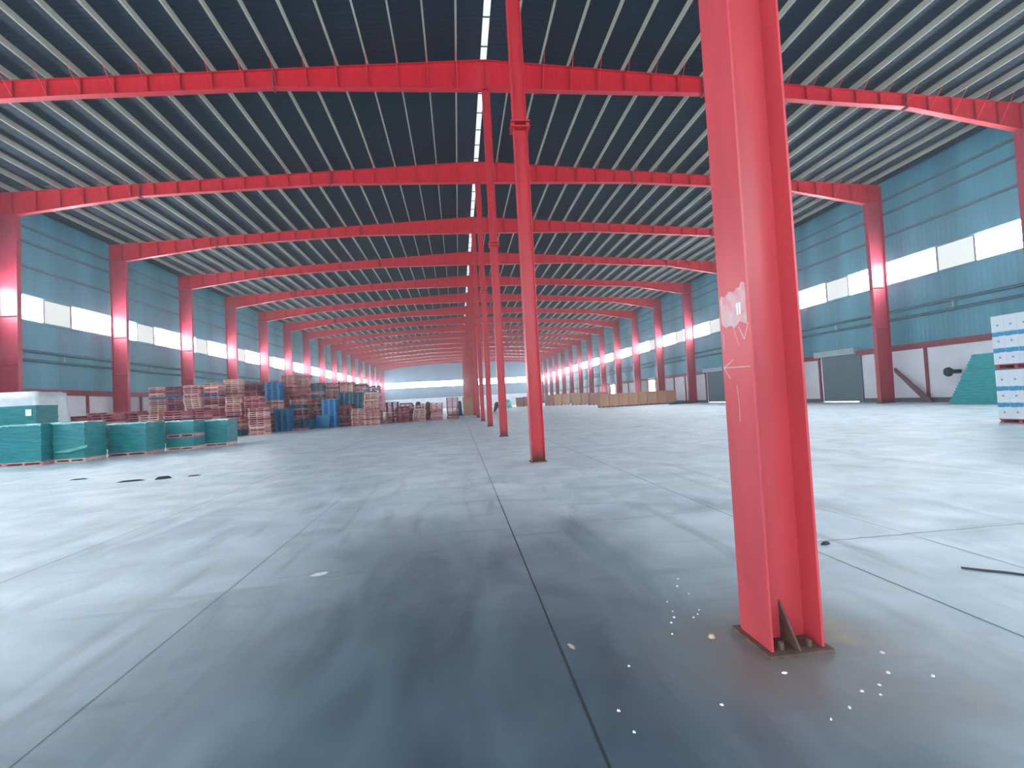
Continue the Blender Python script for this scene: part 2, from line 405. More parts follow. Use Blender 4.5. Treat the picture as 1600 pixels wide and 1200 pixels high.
# ------------------------------------------------------------------ doors in the right wall
def shutter_door(n, p, q, zt, hood=True):
    mb = MB(); mb.box(XR+.06, XR+.10, p+.02, q-.02, .10, zt+.02)
    d = struct(build(mb, 'door_%d' % n, SHUT))
    if hood:
        mb = MB(); mb.box(XR-.32, XR, p-.1, q+.35, zt-.02, zt+.42); build(mb, 'shutter_hood', HOOD, d)
    mb = MB(); mb.box(XR+.04, XR+.12, p+.02, q-.02, .06, .12); build(mb, 'bottom_bar', SKIRT, d)
    for a, b in ((p-.42, p-.02), (q+.02, q+.22)):
        mb = MB(); mb.box(XR-.10, XR, a, b, 0, zt); build(mb, 'door_jamb', REDD if b > q else GIRT, d)
shutter_door(1, *DOORS[0]); shutter_door(2, *DOORS[1])
for n, (p, q, zt) in ((3, DOORS[2]), (4, DOORS[3])):
    mb = MB()
    for a, b in ((p-.14, p), (q, q+.14)): mb.box(XR-.08, XR+.2, a, b, 0, zt)
    mb.box(XR-.08, XR+.2, p-.14, q+.14, zt, zt+.12)
    d = struct(build(mb, 'door_%d' % n, REDD))
    # leaf slid open against the wall beside the opening
    mb = MB(); mb.box(XR-.16, XR-.10, q+.2, q+3.0, .05, zt-.1); build(mb, 'door_leaf', HOOD, d)

# ------------------------------------------------------------------ rafters
PROF_L = [(XC, 14.87), (-6.9, 14.83), (-14.5, 14.40), (-17.4, 14.20), (-23.8, 13.24)]
PROF_R = [(XC, 14.87), (11.6, 14.80), (16.2, 14.55), (21.6, 14.26), (27.45, 13.22)]
def beam_meshes():
    B = {}
    low = list(reversed(PROF_L))+PROF_R[1:]
    xa, xb = low[0][0]-1.05, low[-1][0]+1.05
    kneeL, kneeR = low[0][1], low[-1][1]
    up = [(xb, roof(xb)-.02), (XC, RIDGE-.02), (xa, roof(xa)-.02)]
    mb = MB(); mb.prism([(xa, kneeL)]+low+[(xb, kneeR)]+up, 'y', -.01, .01); B['web'] = mb.mesh('beam_web', RED)
    mb = MB(); hw = .15
    for i in range(2):
        (x1, z1), (x2, z2) = up[i], up[i+1]
        mb.prism([(x1, z1), (x2, z2), (x2, z2+.02), (x1, z1+.02)], 'y', -hw, hw)
    B['top_flange'] = mb.mesh('beam_top_flange', RED)
    mb = MB()
    for i in range(len(low)-1):
        (x1, z1), (x2, z2) = low[i], low[i+1]
        mb.prism([(x1, z1-.02), (x2, z2-.02), (x2, z2), (x1, z1)], 'y', -hw, hw)
    B['bottom_flange'] = mb.mesh('beam_bottom_flange', RED)
    def lowz(x):
        for i in range(len(low)-1):
            if low[i][0] <= x <= low[i+1][0]:
                t = (x-low[i][0])/(low[i+1][0]-low[i][0]); return low[i][1]*(1-t)+low[i+1][1]*t
        return kneeL if x < XC else kneeR
    mb = MB()
    for x in (-17.4, -6.9, 11.6, 21.6):
        mb.box(x-.03, x+.03, -hw-.01, hw+.01, lowz(x)-.09, roof(x)-.03)
    B['splice_plate'] = mb.mesh('beam_splice_plate', REDD)
    st = []; br = []
    for s in (-1, 1):
        for n in range(0 if s > 0 else 1, 22):
            x = XC+s*1.229*n
            if not (xa+.3 < x < xb-.3): continue
            lz = lowz(x)
            mb = MB()   # fly brace: angle from the bottom flange up to the purlin, and its web plate
            mb.box(x-.006, x+.006, -.13, -.011, lz+.01, roof(x)-.025)
            st.append(mb.mesh('web_stiffener', REDS_))
            if abs(s*n) > 0:
                mb = MB(); mb.tube((x+.03, -.14, lz+.03), (x+.03, -.85, roof(x)+.03), .013, 6)
                mb.tube((x+.03, .14, lz+.03), (x+.03, .85, roof(x)+.03), .013, 6)
                br.append(mb.mesh('fly_brace', RED))
    B['st'] = st; B['br'] = br
    mb = MB()
    for me in st:
        o = len(mb.v); mb.v += [tuple(v.co) for v in me.vertices]; mb.f += [tuple(o+i for i in f.vertices) for f in me.polygons]; mb.m += [0]*len(me.polygons)
    for me in br:
        o = len(mb.v); mb.v += [tuple(v.co) for v in me.vertices]; mb.f += [tuple(o+i for i in f.vertices) for f in me.polygons]; mb.m += [0]*len(me.polygons)
    B['far'] = mb.mesh('beam_braces', RED)
    return B
BM = beam_meshes()
for k in range(0, 19):
    r = empty('roof_beam', (0, FY(k), 0))
    if k < 2: lab = 'red tapered steel roof beam overhead on the %s middle column from the camera' % ORD[k+1]; 
    else: lab = 'red tapered steel roof beam spanning the hall, %s visible from the camera' % ordinal(k-1)
    tag(r, lab, 'roof beam', 'red roof beams')
    for p in ('web', 'top_flange', 'bottom_flange', 'splice_plate'): link(p, BM[p], r)
    if 2 <= k <= 4:
        for me in BM['st']: link('web_stiffener', me, r)
        for me in BM['br']: link('fly_brace', me, r)
    else: link('stiffener_set', BM['far'], r)['kind'] = 'stuff'

# ------------------------------------------------------------------ middle columns (H section, flanges face the side walls)
def column_parts(mt):
    D = .3171; BF = .31; T = .014; H = 14.85; P = {}
    mb = MB(); mb.box(-D/2, -D/2+T, -BF/2, BF/2, .022, H); P['flange_a'] = mb.mesh('column_flange', mt)
    mb = MB(); mb.box(D/2-T, D/2, -BF/2, BF/2, .022, H); P['flange_b'] = mb.mesh('column_flange', mt)
    mb = MB(); mb.box(-D/2+T, D/2-T, -.006, .006, .022, H); P['web'] = mb.mesh('column_web', mt)
    mb = MB(); mb.box(-D/2-.035, D/2+.03, -BF/2-.04, BF/2+.04, .0, .022); P['base'] = mb.mesh('base_plate', RUST)
    for nm, s in (('gusset_a', -1), ('gusset_b', 1)):
        mb = MB(); mb.prism([(s*.006, .022), (s*(BF/2+.02), .022), (s*.006, .24)], 'x', -.006, .006); P[nm] = mb.mesh('gusset', RUST)
    for nm, s in (('splice_lo', 0), ('splice_hi', 1)):
        mb = MB(); mb.box(-D/2-.07, D/2+.07, -BF/2-.05, BF/2+.05, 8.08+s*.13, 8.11+s*.13)
        P[nm] = mb.mesh('splice_flange', mt)
    mb = MB()
    for sx in (-1, 1):
        for sy in (-1, 1):
            mb.prism([(sx*(D/2-.02), 8.11), (sx*(D/2+.065), 8.11), (sx*(D/2+.065), 8.21), (sx*(D/2-.02), 8.21)], 'y', sy*.12-.008, sy*.12+.008)
    P['ribs'] = mb.mesh('splice_ribs', mt)
    mb = MB()
    for sx in (-1, 1):
        for sy in (-1, 1): mb.tube((sx*.085, sy*.13, .022), (sx*.085, sy*.13, .06), .016, 6)
    P['bolts'] = mb.mesh('anchor_bolts', RUST)
    return P
CPN = column_parts(REDN); CPF = column_parts(REDC)
def mid_column(k):
    P = CPN if k == 0 else CPF
    lab = 'red steel H column nearest the camera with chalk arrow and rusty base plate' if k == 0 else \
          'red steel H column, %s from the camera in the middle row' % ordinal(k+1)
    r = tag(empty('steel_column', (XC, FY(k), 0)), lab, 'column', 'middle row of red columns')
    for key, nm in (('flange_a', 'flange'), ('flange_b', 'flange'), ('web', 'web'), ('base', 'base_plate'), ('gusset_a', 'gusset'), ('gusset_b', 'gusset'),
                    ('splice_lo', 'splice_flange'), ('splice_hi', 'splice_flange'), ('ribs', 'splice_rib'), ('bolts', 'anchor_bolt')):
        link(nm, P[key], r)
    return r
near = None
for k in range(0, 19):
    c = mid_column(k)
    if k == 0: near = c
# chalk marks and pale scuff on the left flange of the nearest column (flange face at x = -D/2)
def stroke(mb, pts, wd):
    x = -.3171/2-.0012
    for (y1, z1), (y2, z2) in zip(pts[:-1], pts[1:]):
        d = Vector((y2-y1, z2-z1)).normalized(); n = Vector((-d.y, d.x))*wd/2
        mb.quad([(x, y1+n.x, z1+n.y), (x, y1-n.x, z1-n.y), (x, y2-n.x, z2-n.y), (x, y2+n.x, z2+n.y)])
yo = FY(0)
mb = MB(); stroke(mb, [(2.70-yo, 1.62), (2.985-yo, 1.63)], .005); stroke(mb, [(2.87-yo, 1.672), (2.93-yo, 1.648), (2.985-yo, 1.63)], .005); stroke(mb, [(2.985-yo, 1.63), (2.915-yo, 1.56)], .005)
build(mb, 'chalk_arrow', CHALK, near)
mb = MB(); stroke(mb, [(2.852-yo, 1.52), (2.838-yo, 1.40), (2.842-yo, 1.30)], .004)
stroke(mb, [(2.79-yo, 1.86), (2.74-yo, 1.78), (2.69-yo, 1.87)], .006); stroke(mb, [(2.85-yo, 1.87), (2.80-yo, 1.75)], .004); stroke(mb, [(2.965-yo, 1.84), (2.965-yo, 1.74)], .004)
build(mb, 'chalk_stroke', CHALK, near)
mb = MB(); x = -.3171/2-.0006
top = [(2.70, 2.10), (2.735, 2.115), (2.76, 2.085), (2.79, 2.09), (2.82, 2.07), (2.87, 2.085), (2.92, 2.06), (2.965, 2.075), (2.98, 2.05)]
bot = [(2.975, 1.90), (2.93, 1.87), (2.88, 1.88), (2.83, 1.86), (2.77, 1.89), (2.70, 1.86)]
mb.quad([(x, a-yo, b) for a, b in top+bot]); build(mb, 'pale_scuff', PAPER, near)
mb = MB(); x -= .0006
for a in (2.757, 2.783): mb.quad([(x, a-yo, 1.93), (x, a+.018-yo, 1.93), (x, a+.018-yo, 2.0), (x, a-yo, 2.0)])
build(mb, 'white_paper_strip', PLAINW, near)  # two small plain white strips on the scuff

# ------------------------------------------------------------------ wall columns
def wall_col_parts(side):
    P = {}
    if side < 0: xin_t, xin_b, xo_t, xo_b, H = -23.78, -23.88, -24.85, -24.85, roof(-24.85)
    else: xin_t, xin_b, xo_t, xo_b, H = 27.44, 27.42, 28.56, 28.36, roof(28.56)
    H -= .03; hb = .15; t = .016
    def fl(xb, xt, s): return MB().prism([(xb, .03), (xb+s*t, .03), (xt+s*t, H), (xt, H)], 'y', -hb, hb)
    inward = 1 if side < 0 else -1
    hk = 13.2
    mb = MB().prism([(xin_b, .03), (xin_b+inward*t, .03), (xin_t+inward*t, hk), (xin_t, hk)], 'y', -hb, hb); P['inner'] = mb.mesh('wall_column_flange', REDW_SHADED)
    P['outer'] = fl(xo_b, xo_t, -inward).mesh('wall_column_flange', REDW_SHADED)
    mb = MB().prism([(xin_b, .03), (xo_b, .03), (xo_t, H), (xin_t, hk)], 'y', -.008, .008); P['web'] = mb.mesh('wall_column_web', REDW_SHADED)
    mb = MB().box(min(xin_b, xo_b)-.08, max(xin_b, xo_b)+.08, -.22, .22, 0, .03); P['base'] = mb.mesh('wall_base_plate', RUST)
    mb = MB()
    for z in (4.9, 7.6, 13.22): mb.box(min(xin_b, xo_b)+.03, max(xin_b, xo_b)-.03, -.14, -.009, z, z+.02)
    P['stiff'] = mb.mesh('wall_column_stiffener', REDW_SHADED)
    return P
WCL, WCR = wall_col_parts(-1), wall_col_parts(1)
for side, P, w_ in ((-1, WCL, 'left'), (1, WCR, 'right')):
    for k in range(2, 19):
        r = empty('wall_column', (0, FY(k), 0))
        lab = ('red tapered steel column along the %s wall, %s visible from the camera' % (w_, ordinal(k-2))) if k > 2 else \
              'red tapered steel column on the %s wall just outside the picture, under the nearest visible roof beam' % w_
        tag(r, lab, 'column', 'red columns along the %s wall' % w_)
        for key, nm in (('inner', 'flange'), ('outer', 'flange'), ('web', 'web'), ('base', 'base_plate'), ('stiff', 'stiffener')): link(nm, P[key], r)

# ------------------------------------------------------------------ pallets
PW, PD, PH = 1.16, 1.1, .15
def pallet_mesh(name, mt, w=PW, d=PD, lip=.05, rec=.05):
    mb = MB()
    for i in range(7):
        y = -d/2+(d-.15)*i/6; mb.box(-w/2, w/2, y, y+.15, PH-lip, PH-.004)
    for i in range(3):
        x = -w/2+(w-.10)*i/2; mb.box(x, x+.10, -d/2+rec, d/2-rec, lip*.6, PH-lip)
    for i in range(5):
        y = -d/2+(d-.12)*i/4; mb.box(-w/2, w/2, y, y+.12, 0, lip*.6)
    return mb.mesh(name, mt)
WM = [pallet_mesh('wooden_pallet_'+t, m_) for t, m_ in zip(TONES, WOODS)]
def plastic_pallet(name, mt):
    mb = MB(); w, d = PW, PD
    mb.box(-w/2, w/2, -d/2, d/2, PH-.045, PH-.004)
    for i in range(3):
        for j in range(3):
            x = -w/2+(w-.2)*i/2; y = -d/2+(d-.2)*j/2; mb.box(x, x+.2, y, y+.2, .03, PH-.045)
    for i in range(3):
        x = -w/2+(w-.2)*i/2; mb.box(x, x+.2, -d/2, d/2, 0, .03); 
    for i in range(3):
        y = -d/2+(d-.2)*i/2; mb.box(-w/2, w/2, y, y+.2, 0, .029)
    return mb.mesh(name, mt)
PM = [plastic_pallet('plastic_pallet', m_) for m_ in BLUES]
# stacks: row name, x, y, count, plan of blues {from-bottom index range: material}, hidden count at the bottom, tones weights
ST = []
def stack(row, x, y, n, hidden=0, blue=(), bm=0, tones=(3, 5, 3, 1), jit=.03, base=0.0, turn=False):
    ST.append(dict(row=row, x=x, y=y, n=n, hidden=hidden, blue=blue, bm=bm, tones=tones, jit=jit, base=base, turn=turn))
A_ = 'the front row'
R_ = lambda a, b: tuple(range(a, b))
PALE = (6, 4, 1, 0); MIXT = (3, 5, 3, 1); REDS = (0, 2, 6, 3); DRK = (0, 1, 3, 6)
# front row, left to right
stack(A_, -16.05, 38.4, 9, blue=R_(0, 3), bm=2, tones=MIXT)
stack(A_, -14.30, 38.05, 13, tones=PALE)
stack(A_, -14.10, 42.6, 12, blue=R_(0, 12), bm=0, jit=.015)
stack(A_, -12.70, 43.95, 6, blue=R_(0, 6), bm=2, jit=.09)
stack(A_, -12.35, 46.75, 10, blue=(2, 3, 5), bm=2, tones=MIXT, jit=.05)
stack(A_, -11.20, 45.55, 16, blue=R_(0, 16), bm=1, jit=.02)
stack(A_, -9.99, 46.4, 13, tones=DRK)
stack(A_, -8.79, 45.7, 10, tones=MIXT)
stack(A_, -7.59, 45.3, 20, tones=PALE, blue=(19,), bm=0)
stack(A_, -6.70, 48.0, 8, tones=PALE, jit=.06)
stack(A_, -5.22, 47.4, 10, tones=DRK, jit=.05)
stack(A_, -3.75, 48.1, 8, tones=PALE, jit=.05)
stack(A_, -2.15, 48.6, 11, tones=MIXT)
stack(A_, -.66, 50.4, 14, tones=REDS)
# middle row, directly behind the front one
B_ = 'the middle row'
stack(B_, -19.0, 36.2, 13, 9, tones=PALE)
stack(B_, -17.75, 36.8, 14, 10, tones=REDS)
stack(B_, -16.75, 40.2, 19, 9, tones=MIXT)
stack(B_, -15.45, 40.2, 19, 9, tones=MIXT)
stack(B_, -13.75, 45.3, 20, 9, tones=MIXT, blue=(12, 13), bm=2)
stack(B_, -12.90, 48.3, 27, 10, tones=MIXT, blue=(18, 19, 22, 23, 24, 25), bm=2)
stack(B_, -10.35, 47.75, 20, 10, blue=R_(11, 20), bm=2)
stack(B_, -9.15, 47.75, 20, 10, blue=R_(10, 20), bm=2)
stack(B_, -6.5, 50.4, 13, 5, tones=REDS)
stack(B_, -5.2, 50.6, 12, 8, tones=PALE)
stack(B_, -3.6, 50.8, 11, 8, tones=DRK)
stack(B_, -2.2, 51.2, 11, 9, tones=MIXT)
# tall back row
T_ = 'the tall back row'
stack(T_, -22.3, 40.6, 26, 8, tones=PALE, blue=(20,), bm=0)
stack(T_, -21.1, 40.6, 26, 10, tones=DRK, blue=(20,), bm=0)
stack(T_, -19.9, 40.6, 26, 11, tones=PALE, blue=())
stack(T_, -18.68, 41.0, 27, 11, tones=MIXT, blue=(20,), bm=0)
stack(T_, -17.85, 42.6, 29, 11, tones=PALE)
stack(T_, -16.98, 44.0, 27, 18, tones=REDS)
stack(T_, -16.10, 45.3, 28, 18, tones=REDS)
stack(T_, -15.15, 43.6, 27, 16, blue=R_(17, 27), bm=0)
stack(T_, -14.95, 46.6, 32, 16, tones=MIXT)
stack(T_, -13.98, 48.0, 32, 16, tones=PALE)
stack(T_, -11.65, 48.9, 27, 16, tones=MIXT)
stack(T_, -10.40, 49.0, 27, 19, tones=PALE)
stack(T_, -9.20, 49.6, 26, 19, tones=MIXT)
stack(T_, -8.00, 49.6, 24, 19, tones=PALE, blue=(23,), bm=0)
# near row beside the left wall, behind the teal loads
N_ = 'the low row behind the teal loads'
for i, (x, y, n) in enumerate(((-23.0, 33.4, 13), (-21.75, 33.4, 14), (-20.4, 34.2, 14), (-18.9, 33.6, 12), (-19.9, 31.0, 13), (-21.2, 30.2, 12), (-17.55, 33.6, 13))):
    stack(N_, x, y, n, n-4, tones=(REDS, MIXT, REDS, PALE, REDS, MIXT, REDS)[i])
pl = []; rown = {}
for s in ST:
    rown[s['row']] = rown.get(s['row'], 0)+1; s['idx'] = rown[s['row']]
    bx = by = 0; z = s['base']; bot = s['x']
    for i in range(s['n']):
        isb = i in s['blue']
        tone = random.choices(range(4), s['tones'])[0]
        bx = bx*.8+random.uniform(-s['jit'], s['jit']); by = by*.8+random.uniform(-s['jit'], s['jit'])
        rz = random.uniform(-.03, .03)*(s['jit']/.03)*.5+(PI/2 if (not isb and random.random() < .14) else 0)
        pl.append(dict(s=s, i=i, x=s['x']+bx, y=s['y']+by, z=z+i*PH, rz=rz, blue=isb, tone=tone, hid=i < s['hidden']))
vis = [p for p in pl if not p['blue'] and not p['hid']]
vis.sort(key=lambda p: p['s']['y'])
keep = set(id(p) for p in vis[:300])
pile = MB()
for p in pl:
    s = p['s']; top = s['n']-p['i']
    where = '%s from top, %s stack of %s' % (ordinal(top), ordinal(s['idx']), s['row'])
    if p['blue']:
        o = link('plastic_pallet', PM[s['bm']], None, (p['x'], p['y'], p['z'])); o.rotation_euler.z = p['rz']
        tag(o, 'blue plastic pallet, '+where, 'pallet', 'blue plastic pallets')
    elif id(p) in keep:
        o = link('wooden_pallet', WM[p['tone']], None, (p['x'], p['y'], p['z'])); o.rotation_euler.z = p['rz']
        tag(o, TONES[p['tone']]+' wooden pallet, '+where, 'pallet', 'stacked wooden pallets')
    else:
        me = WM[p['tone']]; b0 = len(pile.v); cz, sz = math.cos(p['rz']), math.sin(p['rz'])
        for v in me.vertices: pile.v.append((p['x']+v.co.x*cz-v.co.y*sz, p['y']+v.co.x*sz+v.co.y*cz, p['z']+v.co.z))
        for f in me.polygons: pile.f.append(tuple(b0+i for i in f.vertices)); pile.m.append(p['tone'])
o = build(pile, 'wooden_pallets', WOODS); tag(o, 'remaining wooden pallets low inside and at the back of the stacks', 'pallets'); o['kind'] = 'stuff'
# loose leaning pallets
def lean(name, me, loc, rot, label, group):
    o = link(name, me, None, loc); o.rotation_euler = rot; tag(o, label, 'pallet', group); return o
lean('wooden_pallet', WM[2], (-16.55, 37.3, .56), (math.radians(80), 0, .05), 'reddish wooden pallet standing on edge against the stacks, right of the last teal load', 'leaning wooden pallets')
lean('plastic_pallet', PM[0], (-11.55, 44.45, .56), (math.radians(74), 0, -.1), 'blue plastic pallet standing tilted on edge before the bright blue stack', 'leaning blue pallets')
lean('wooden_pallet', WM[0], (-3.75, 47.9, 8*PH+.12), (0, math.radians(-9), .1), 'pale wooden pallet lying tilted on top of a low stack of the front row', 'leaning wooden pallets')
lean('wooden_pallet', WM[1], (-12.85, 42.55, 0), (0, 0, .2), 'pinkish wooden pallet lying flat on the floor in front of the blue pallets', 'loose wooden pallets')

# ------------------------------------------------------------------ teal loads on the left
def wavy_slab(mb, x0, x1, y0, y1, z0, z1, mi=0, j=.02, n=7):
    pts = []
    def seg(ax, ay, bx, by):
        for i in range(n): t = i/n; pts.append((ax+(bx-ax)*t+random.uniform(-j, j), ay+(by-ay)*t+random.uniform(-j, j)))
    seg(x0, y0, x1, y0); seg(x1, y0, x1, y1); seg(x1, y1, x0, y1); seg(x0, y1, x0, y0)
    mb.prism(pts, 'z', z0, z1, mi)
def teal_load(x0, x1, y0, y1, z0, z1, label, lift=.0, film=True, tag_note=False):
    cx, cy = (x0+x1)/2, (y0+y1)/2
    r = tag(empty('plastic_sheet_stack', (cx, cy, z0)), label, 'load', 'teal plastic sheet loads on the left')
    mb = MB(); n = max(4, int((z1-z0)/.07)); h = (z1-z0)/n
    for i in range(n): wavy_slab(mb, x0-cx, x1-cx, y0-cy, y1-cy, i*h, (i+1)*h-.001, 0, .012, 5)
    build(mb, 'sheet_block', TEAL, r)
    if film:
        mb = MB(); nx, ny = 10, 8; vs = []
        W = x1-x0+.06; D = y1-y0+.06
        g = [[(-W/2+W*i/nx, -D/2+D*j/ny, z1-z0+.006+(.0 if 0 < i < nx and 0 < j < ny else -.0)+random.uniform(0, .03)) for j in range(ny+1)] for i in range(nx+1)]
        for i in range(nx):
            for j in range(ny): mb.quad([g[i][j], g[i+1][j], g[i+1][j+1], g[i][j+1]])
        # edge turned down
        for i in range(nx):
            a, b = g[i][0], g[i+1][0]; mb.quad([a, b, (b[0], b[1]-.01, b[2]-.05-random.uniform(0, .05)), (a[0], a[1]-.01, a[2]-.05)])
        build(mb, 'top_film', TEALT, r)
    return r
def load_pallet(x0, x1, y0, y1, z, tone, label):
    me = pallet_mesh('load_pallet', WOODS[tone], x1-x0, y1-y0)
    o = link('wooden_pallet', me, None, ((x0+x1)/2, (y0+y1)/2, z)); tag(o, label, 'pallet', 'pallets under the teal loads')
TL = [(-19.2, -17.55, 21.25, 22.5, 1.52, 'cut by the left edge of the picture'), (-17.45, -15.88, 21.05, 22.35, 1.56, 'nearest to the left edge, with taller load behind'),
      (-15.78, -14.70, 21.95, 23.15, 1.55, 'between the bigger left one and the block with a loose flap'), (-14.90, -13.66, 23.45, 24.75, 1.36, 'third of the front row, right of a dark gap')]
TL = [(-18.75, -17.35, 21.2, 22.4, 1.53, 'teal plastic sheet load on a pallet, cut off by the left picture edge'),
      (-17.25, -15.90, 21.05, 22.3, 1.56, 'teal plastic sheet load in front of the white wrapped heap, left of a dark gap'),
      (-15.86, -14.72, 21.55, 22.8, 1.55, 'wide teal sheet load with a pale loose film flap at its lower right'),
      (-15.10, -13.55, 23.45, 24.85, 1.40, 'teal sheet load between the flap load and the two-tier load')]
for i, (x0, x1, y0, y1, z1, lab) in enumerate(TL):
    load_pallet(x0, x1, y0, y1, 0, (1, 1, 0, 1)[i], ('wooden pallet under the teal load cut off by the left picture edge', 'wooden pallet under the teal load in front of the white heap', 'wooden pallet under the teal load with the loose film flap', 'wooden pallet under the teal load left of the two-tier load')[i])
    r = teal_load(x0, x1, y0, y1, PH, z1, lab)
    if i == 2:
        mb = MB(); x = x1-(x0+x1)/2; yb = -(y1-y0)/2
        P = [(-.5, yb-.02, .30), (-.1, yb-.10, .36), (.25, yb-.16, .40), (.70, yb-.04, .50)]
        Q = [(-.5, yb-.03, .26), (-.1, yb-.24, .26), (.25, yb-.32, .27), (.70, yb-.08, .40)]
        for i2 in range(3): mb.quad([P[i2], P[i2+1], Q[i2+1], Q[i2]])
        build(mb, 'loose_film', TEALT, r)
# two-tier load and last load of the row
load_pallet(-13.75, -12.52, 25.3, 26.35, 0, 0, 'wooden pallet on the floor under the two-tier teal load')
teal_load(-13.75, -12.52, 25.3, 26.35, PH, .60, 'low teal sheet load forming the lower tier, under a pallet', film=False)
load_pallet(-13.75, -12.52, 25.3, 26.35, .60, 1, 'reddish wooden pallet sandwiched between two tiers of teal sheets')
teal_load(-13.75, -12.52, 25.3, 26.35, .75, 1.36, 'teal sheet load forming the upper tier above a sandwiched pallet')
load_pallet(-12.85, -11.68, 26.9, 28.0, 0, 0, 'wooden pallet under the rightmost teal sheet load')
teal_load(-12.85, -11.68, 26.9, 28.0, PH, 1.31, 'rightmost teal sheet load of the row, next to the pallet stacks')
# tall load behind with white label
load_pallet(-19.2, -17.35, 22.75, 23.9, 0, 1, 'wooden pallet under the tall teal load standing behind the front row')
r = teal_load(-19.2, -17.35, 22.75, 23.9, PH, 2.36, 'tall teal sheet load behind the front row with a small white label', film=False)
mb = MB(); mb.box(.55, .77, -.605, -.592, 1.78, 2.05); build(mb, 'white_label', PLAINW, r)
# white wrapped heap
def heap(name, x0, x1, y0, y1, h, mt, label, cat, taper=.16, n=14):
    mb = MB(); cx, cy = (x0+x1)/2, (y0+y1)/2; W, D = x1-x0, y1-y0; L = 10; ring = []
    for l in range(L+1):
        t = l/L; k = 1-taper*t**1.5; rr = []
        for i in range(4*n):
            side, u = divmod(i, n); u = u/n*2-1
            px, py = ((u, -1), (1, u), (-u, 1), (-1, -u))[side]
            rr.append((px*W/2*k+random.uniform(-.03, .03), py*D/2*k+random.uniform(-.03, .03), h*t+(random.uniform(-.03, .03) if 0 < l else 0)))
        b = len(mb.v); mb.v += rr; ring.append(b)
        if l:
            for i in range(4*n):
                j = (i+1) % (4*n); a = ring[l-1]; mb.f.append((a+i, a+j, b+j, b+i)); mb.m.append(0)
    mb.f.append(tuple(ring[-1]+i for i in range(4*n))); mb.m.append(0)
    mb.f.append(tuple(ring[0]+i for i in reversed(range(4*n)))); mb.m.append(0)
    o = link(name, mb.mesh(name, mt, True), None, (cx, cy, 0)); tag(o, label, cat); return o
heap('wrapped_heap', -22.6, -18.35, 24.3, 26.2, 3.02, FILM, 'white film wrapped heap standing behind the tall teal load', 'wrapped goods', .10)

# ------------------------------------------------------------------ cardboard bins in the right bay
def cardboard_bin(x, y, w, d, h, mt, label, group, rz=0):
    r = tag(empty('cardboard_bin', (x, y, 0), rz), label, 'cardboard bin', group)
    mb = MB()
    for i in range(3): xx = -w/2+.03+(w-.16)*i/2; mb.box(xx, xx+.1, -d/2+.03, d/2-.03, 0, .11)
    mb.box(-w/2+.02, w/2-.02, -d/2+.02, d/2-.02, .11, .14); build(mb, 'skid', WOODS[3], r)
    mb = MB(); c = .05; P = [(-w/2+c, -d/2), (w/2-c, -d/2), (w/2, -d/2+c), (w/2, d/2-c), (w/2-c, d/2), (-w/2+c, d/2), (-w/2, d/2-c), (-w/2, -d/2+c)]
    mb.prism(P, 'z', .14, h-.05); build(mb, 'box_body', mt, r)
    mb = MB(); e = .012; mb.prism([(a*(1+e*2/w), b*(1+e*2/d)) for a, b in P], 'z', h-.14, h); build(mb, 'lid', mt, r)
    return r
for i in range(4):
    cardboard_bin(17.72+1.2*i, 60.6, 1.18, 1.15, 1.62+.02*i, CARD, 'brown cardboard bin, %s from left in the nearest cardboard row' % ORD[i+1], 'nearest cardboard bins')
for i in range(4):
    cardboard_bin(22.72+1.27*i, 61.2, 1.25, 1.15, 1.68, CARD, 'brown cardboard bin, %s from left in the nearest cardboard row' % ORD[i+5], 'nearest cardboard bins')
far = [(12.9, 106.5, 1.5, 2, CARD2), (14.5, 106.5, 1.5, 2.1, CARD2), (17.6, 98.8, 1.55, 2.25, CARD2), (19.2, 98.8, 1.5, 2.3, CARD2), (20.8, 98.8, 1.5, 2.2, CARD), (22.4, 101.5, 1.5, 2.35, CARD),
       (19.6, 88.5, 1.5, 2.2, CARD), (21.2, 88.5, 1.5, 2.2, CARD), (22.8, 88.5, 1.5, 2.3, CARD), (21.6, 80.5, 1.5, 2.2, CARD2), (23.2, 80.5, 1.5, 2.25, CARD2)]
far = [(12.9, 106.5, 1.5, 2, CARD2), (14.5, 106.5, 1.5, 2.1, CARD2), (17.9, 98.8, 1.55, 2.1, CARD2), (19.5, 98.8, 1.5, 2.2, CARD), (21.1, 98.8, 1.5, 2.2, CARD),
       (20.9, 88.5, 1.5, 2.2, CARD), (22.5, 88.5, 1.5, 2.15, CARD), (21.9, 80.5, 1.5, 2.0, CARD2), (23.5, 80.5, 1.5, 2.05, CARD2)]
far.sort(key=lambda a: a[0]/a[1])
for i, (x, y, w_, h, mt) in enumerate(far):
    cardboard_bin(x, y, w_, 1.2, h, mt, '%s cardboard bin, %s from left in the distant rows near the far wall' % ('dark brown' if mt is CARD2 else 'light brown', ORD[i+1]), 'distant cardboard bins')
cardboard_bin(1.12, 58.6, 1.36, 1.2, 2.15, CARD, 'tall brown cardboard bin standing beside the middle column row, right of the pallets', 'bin by the columns')
mb = MB()
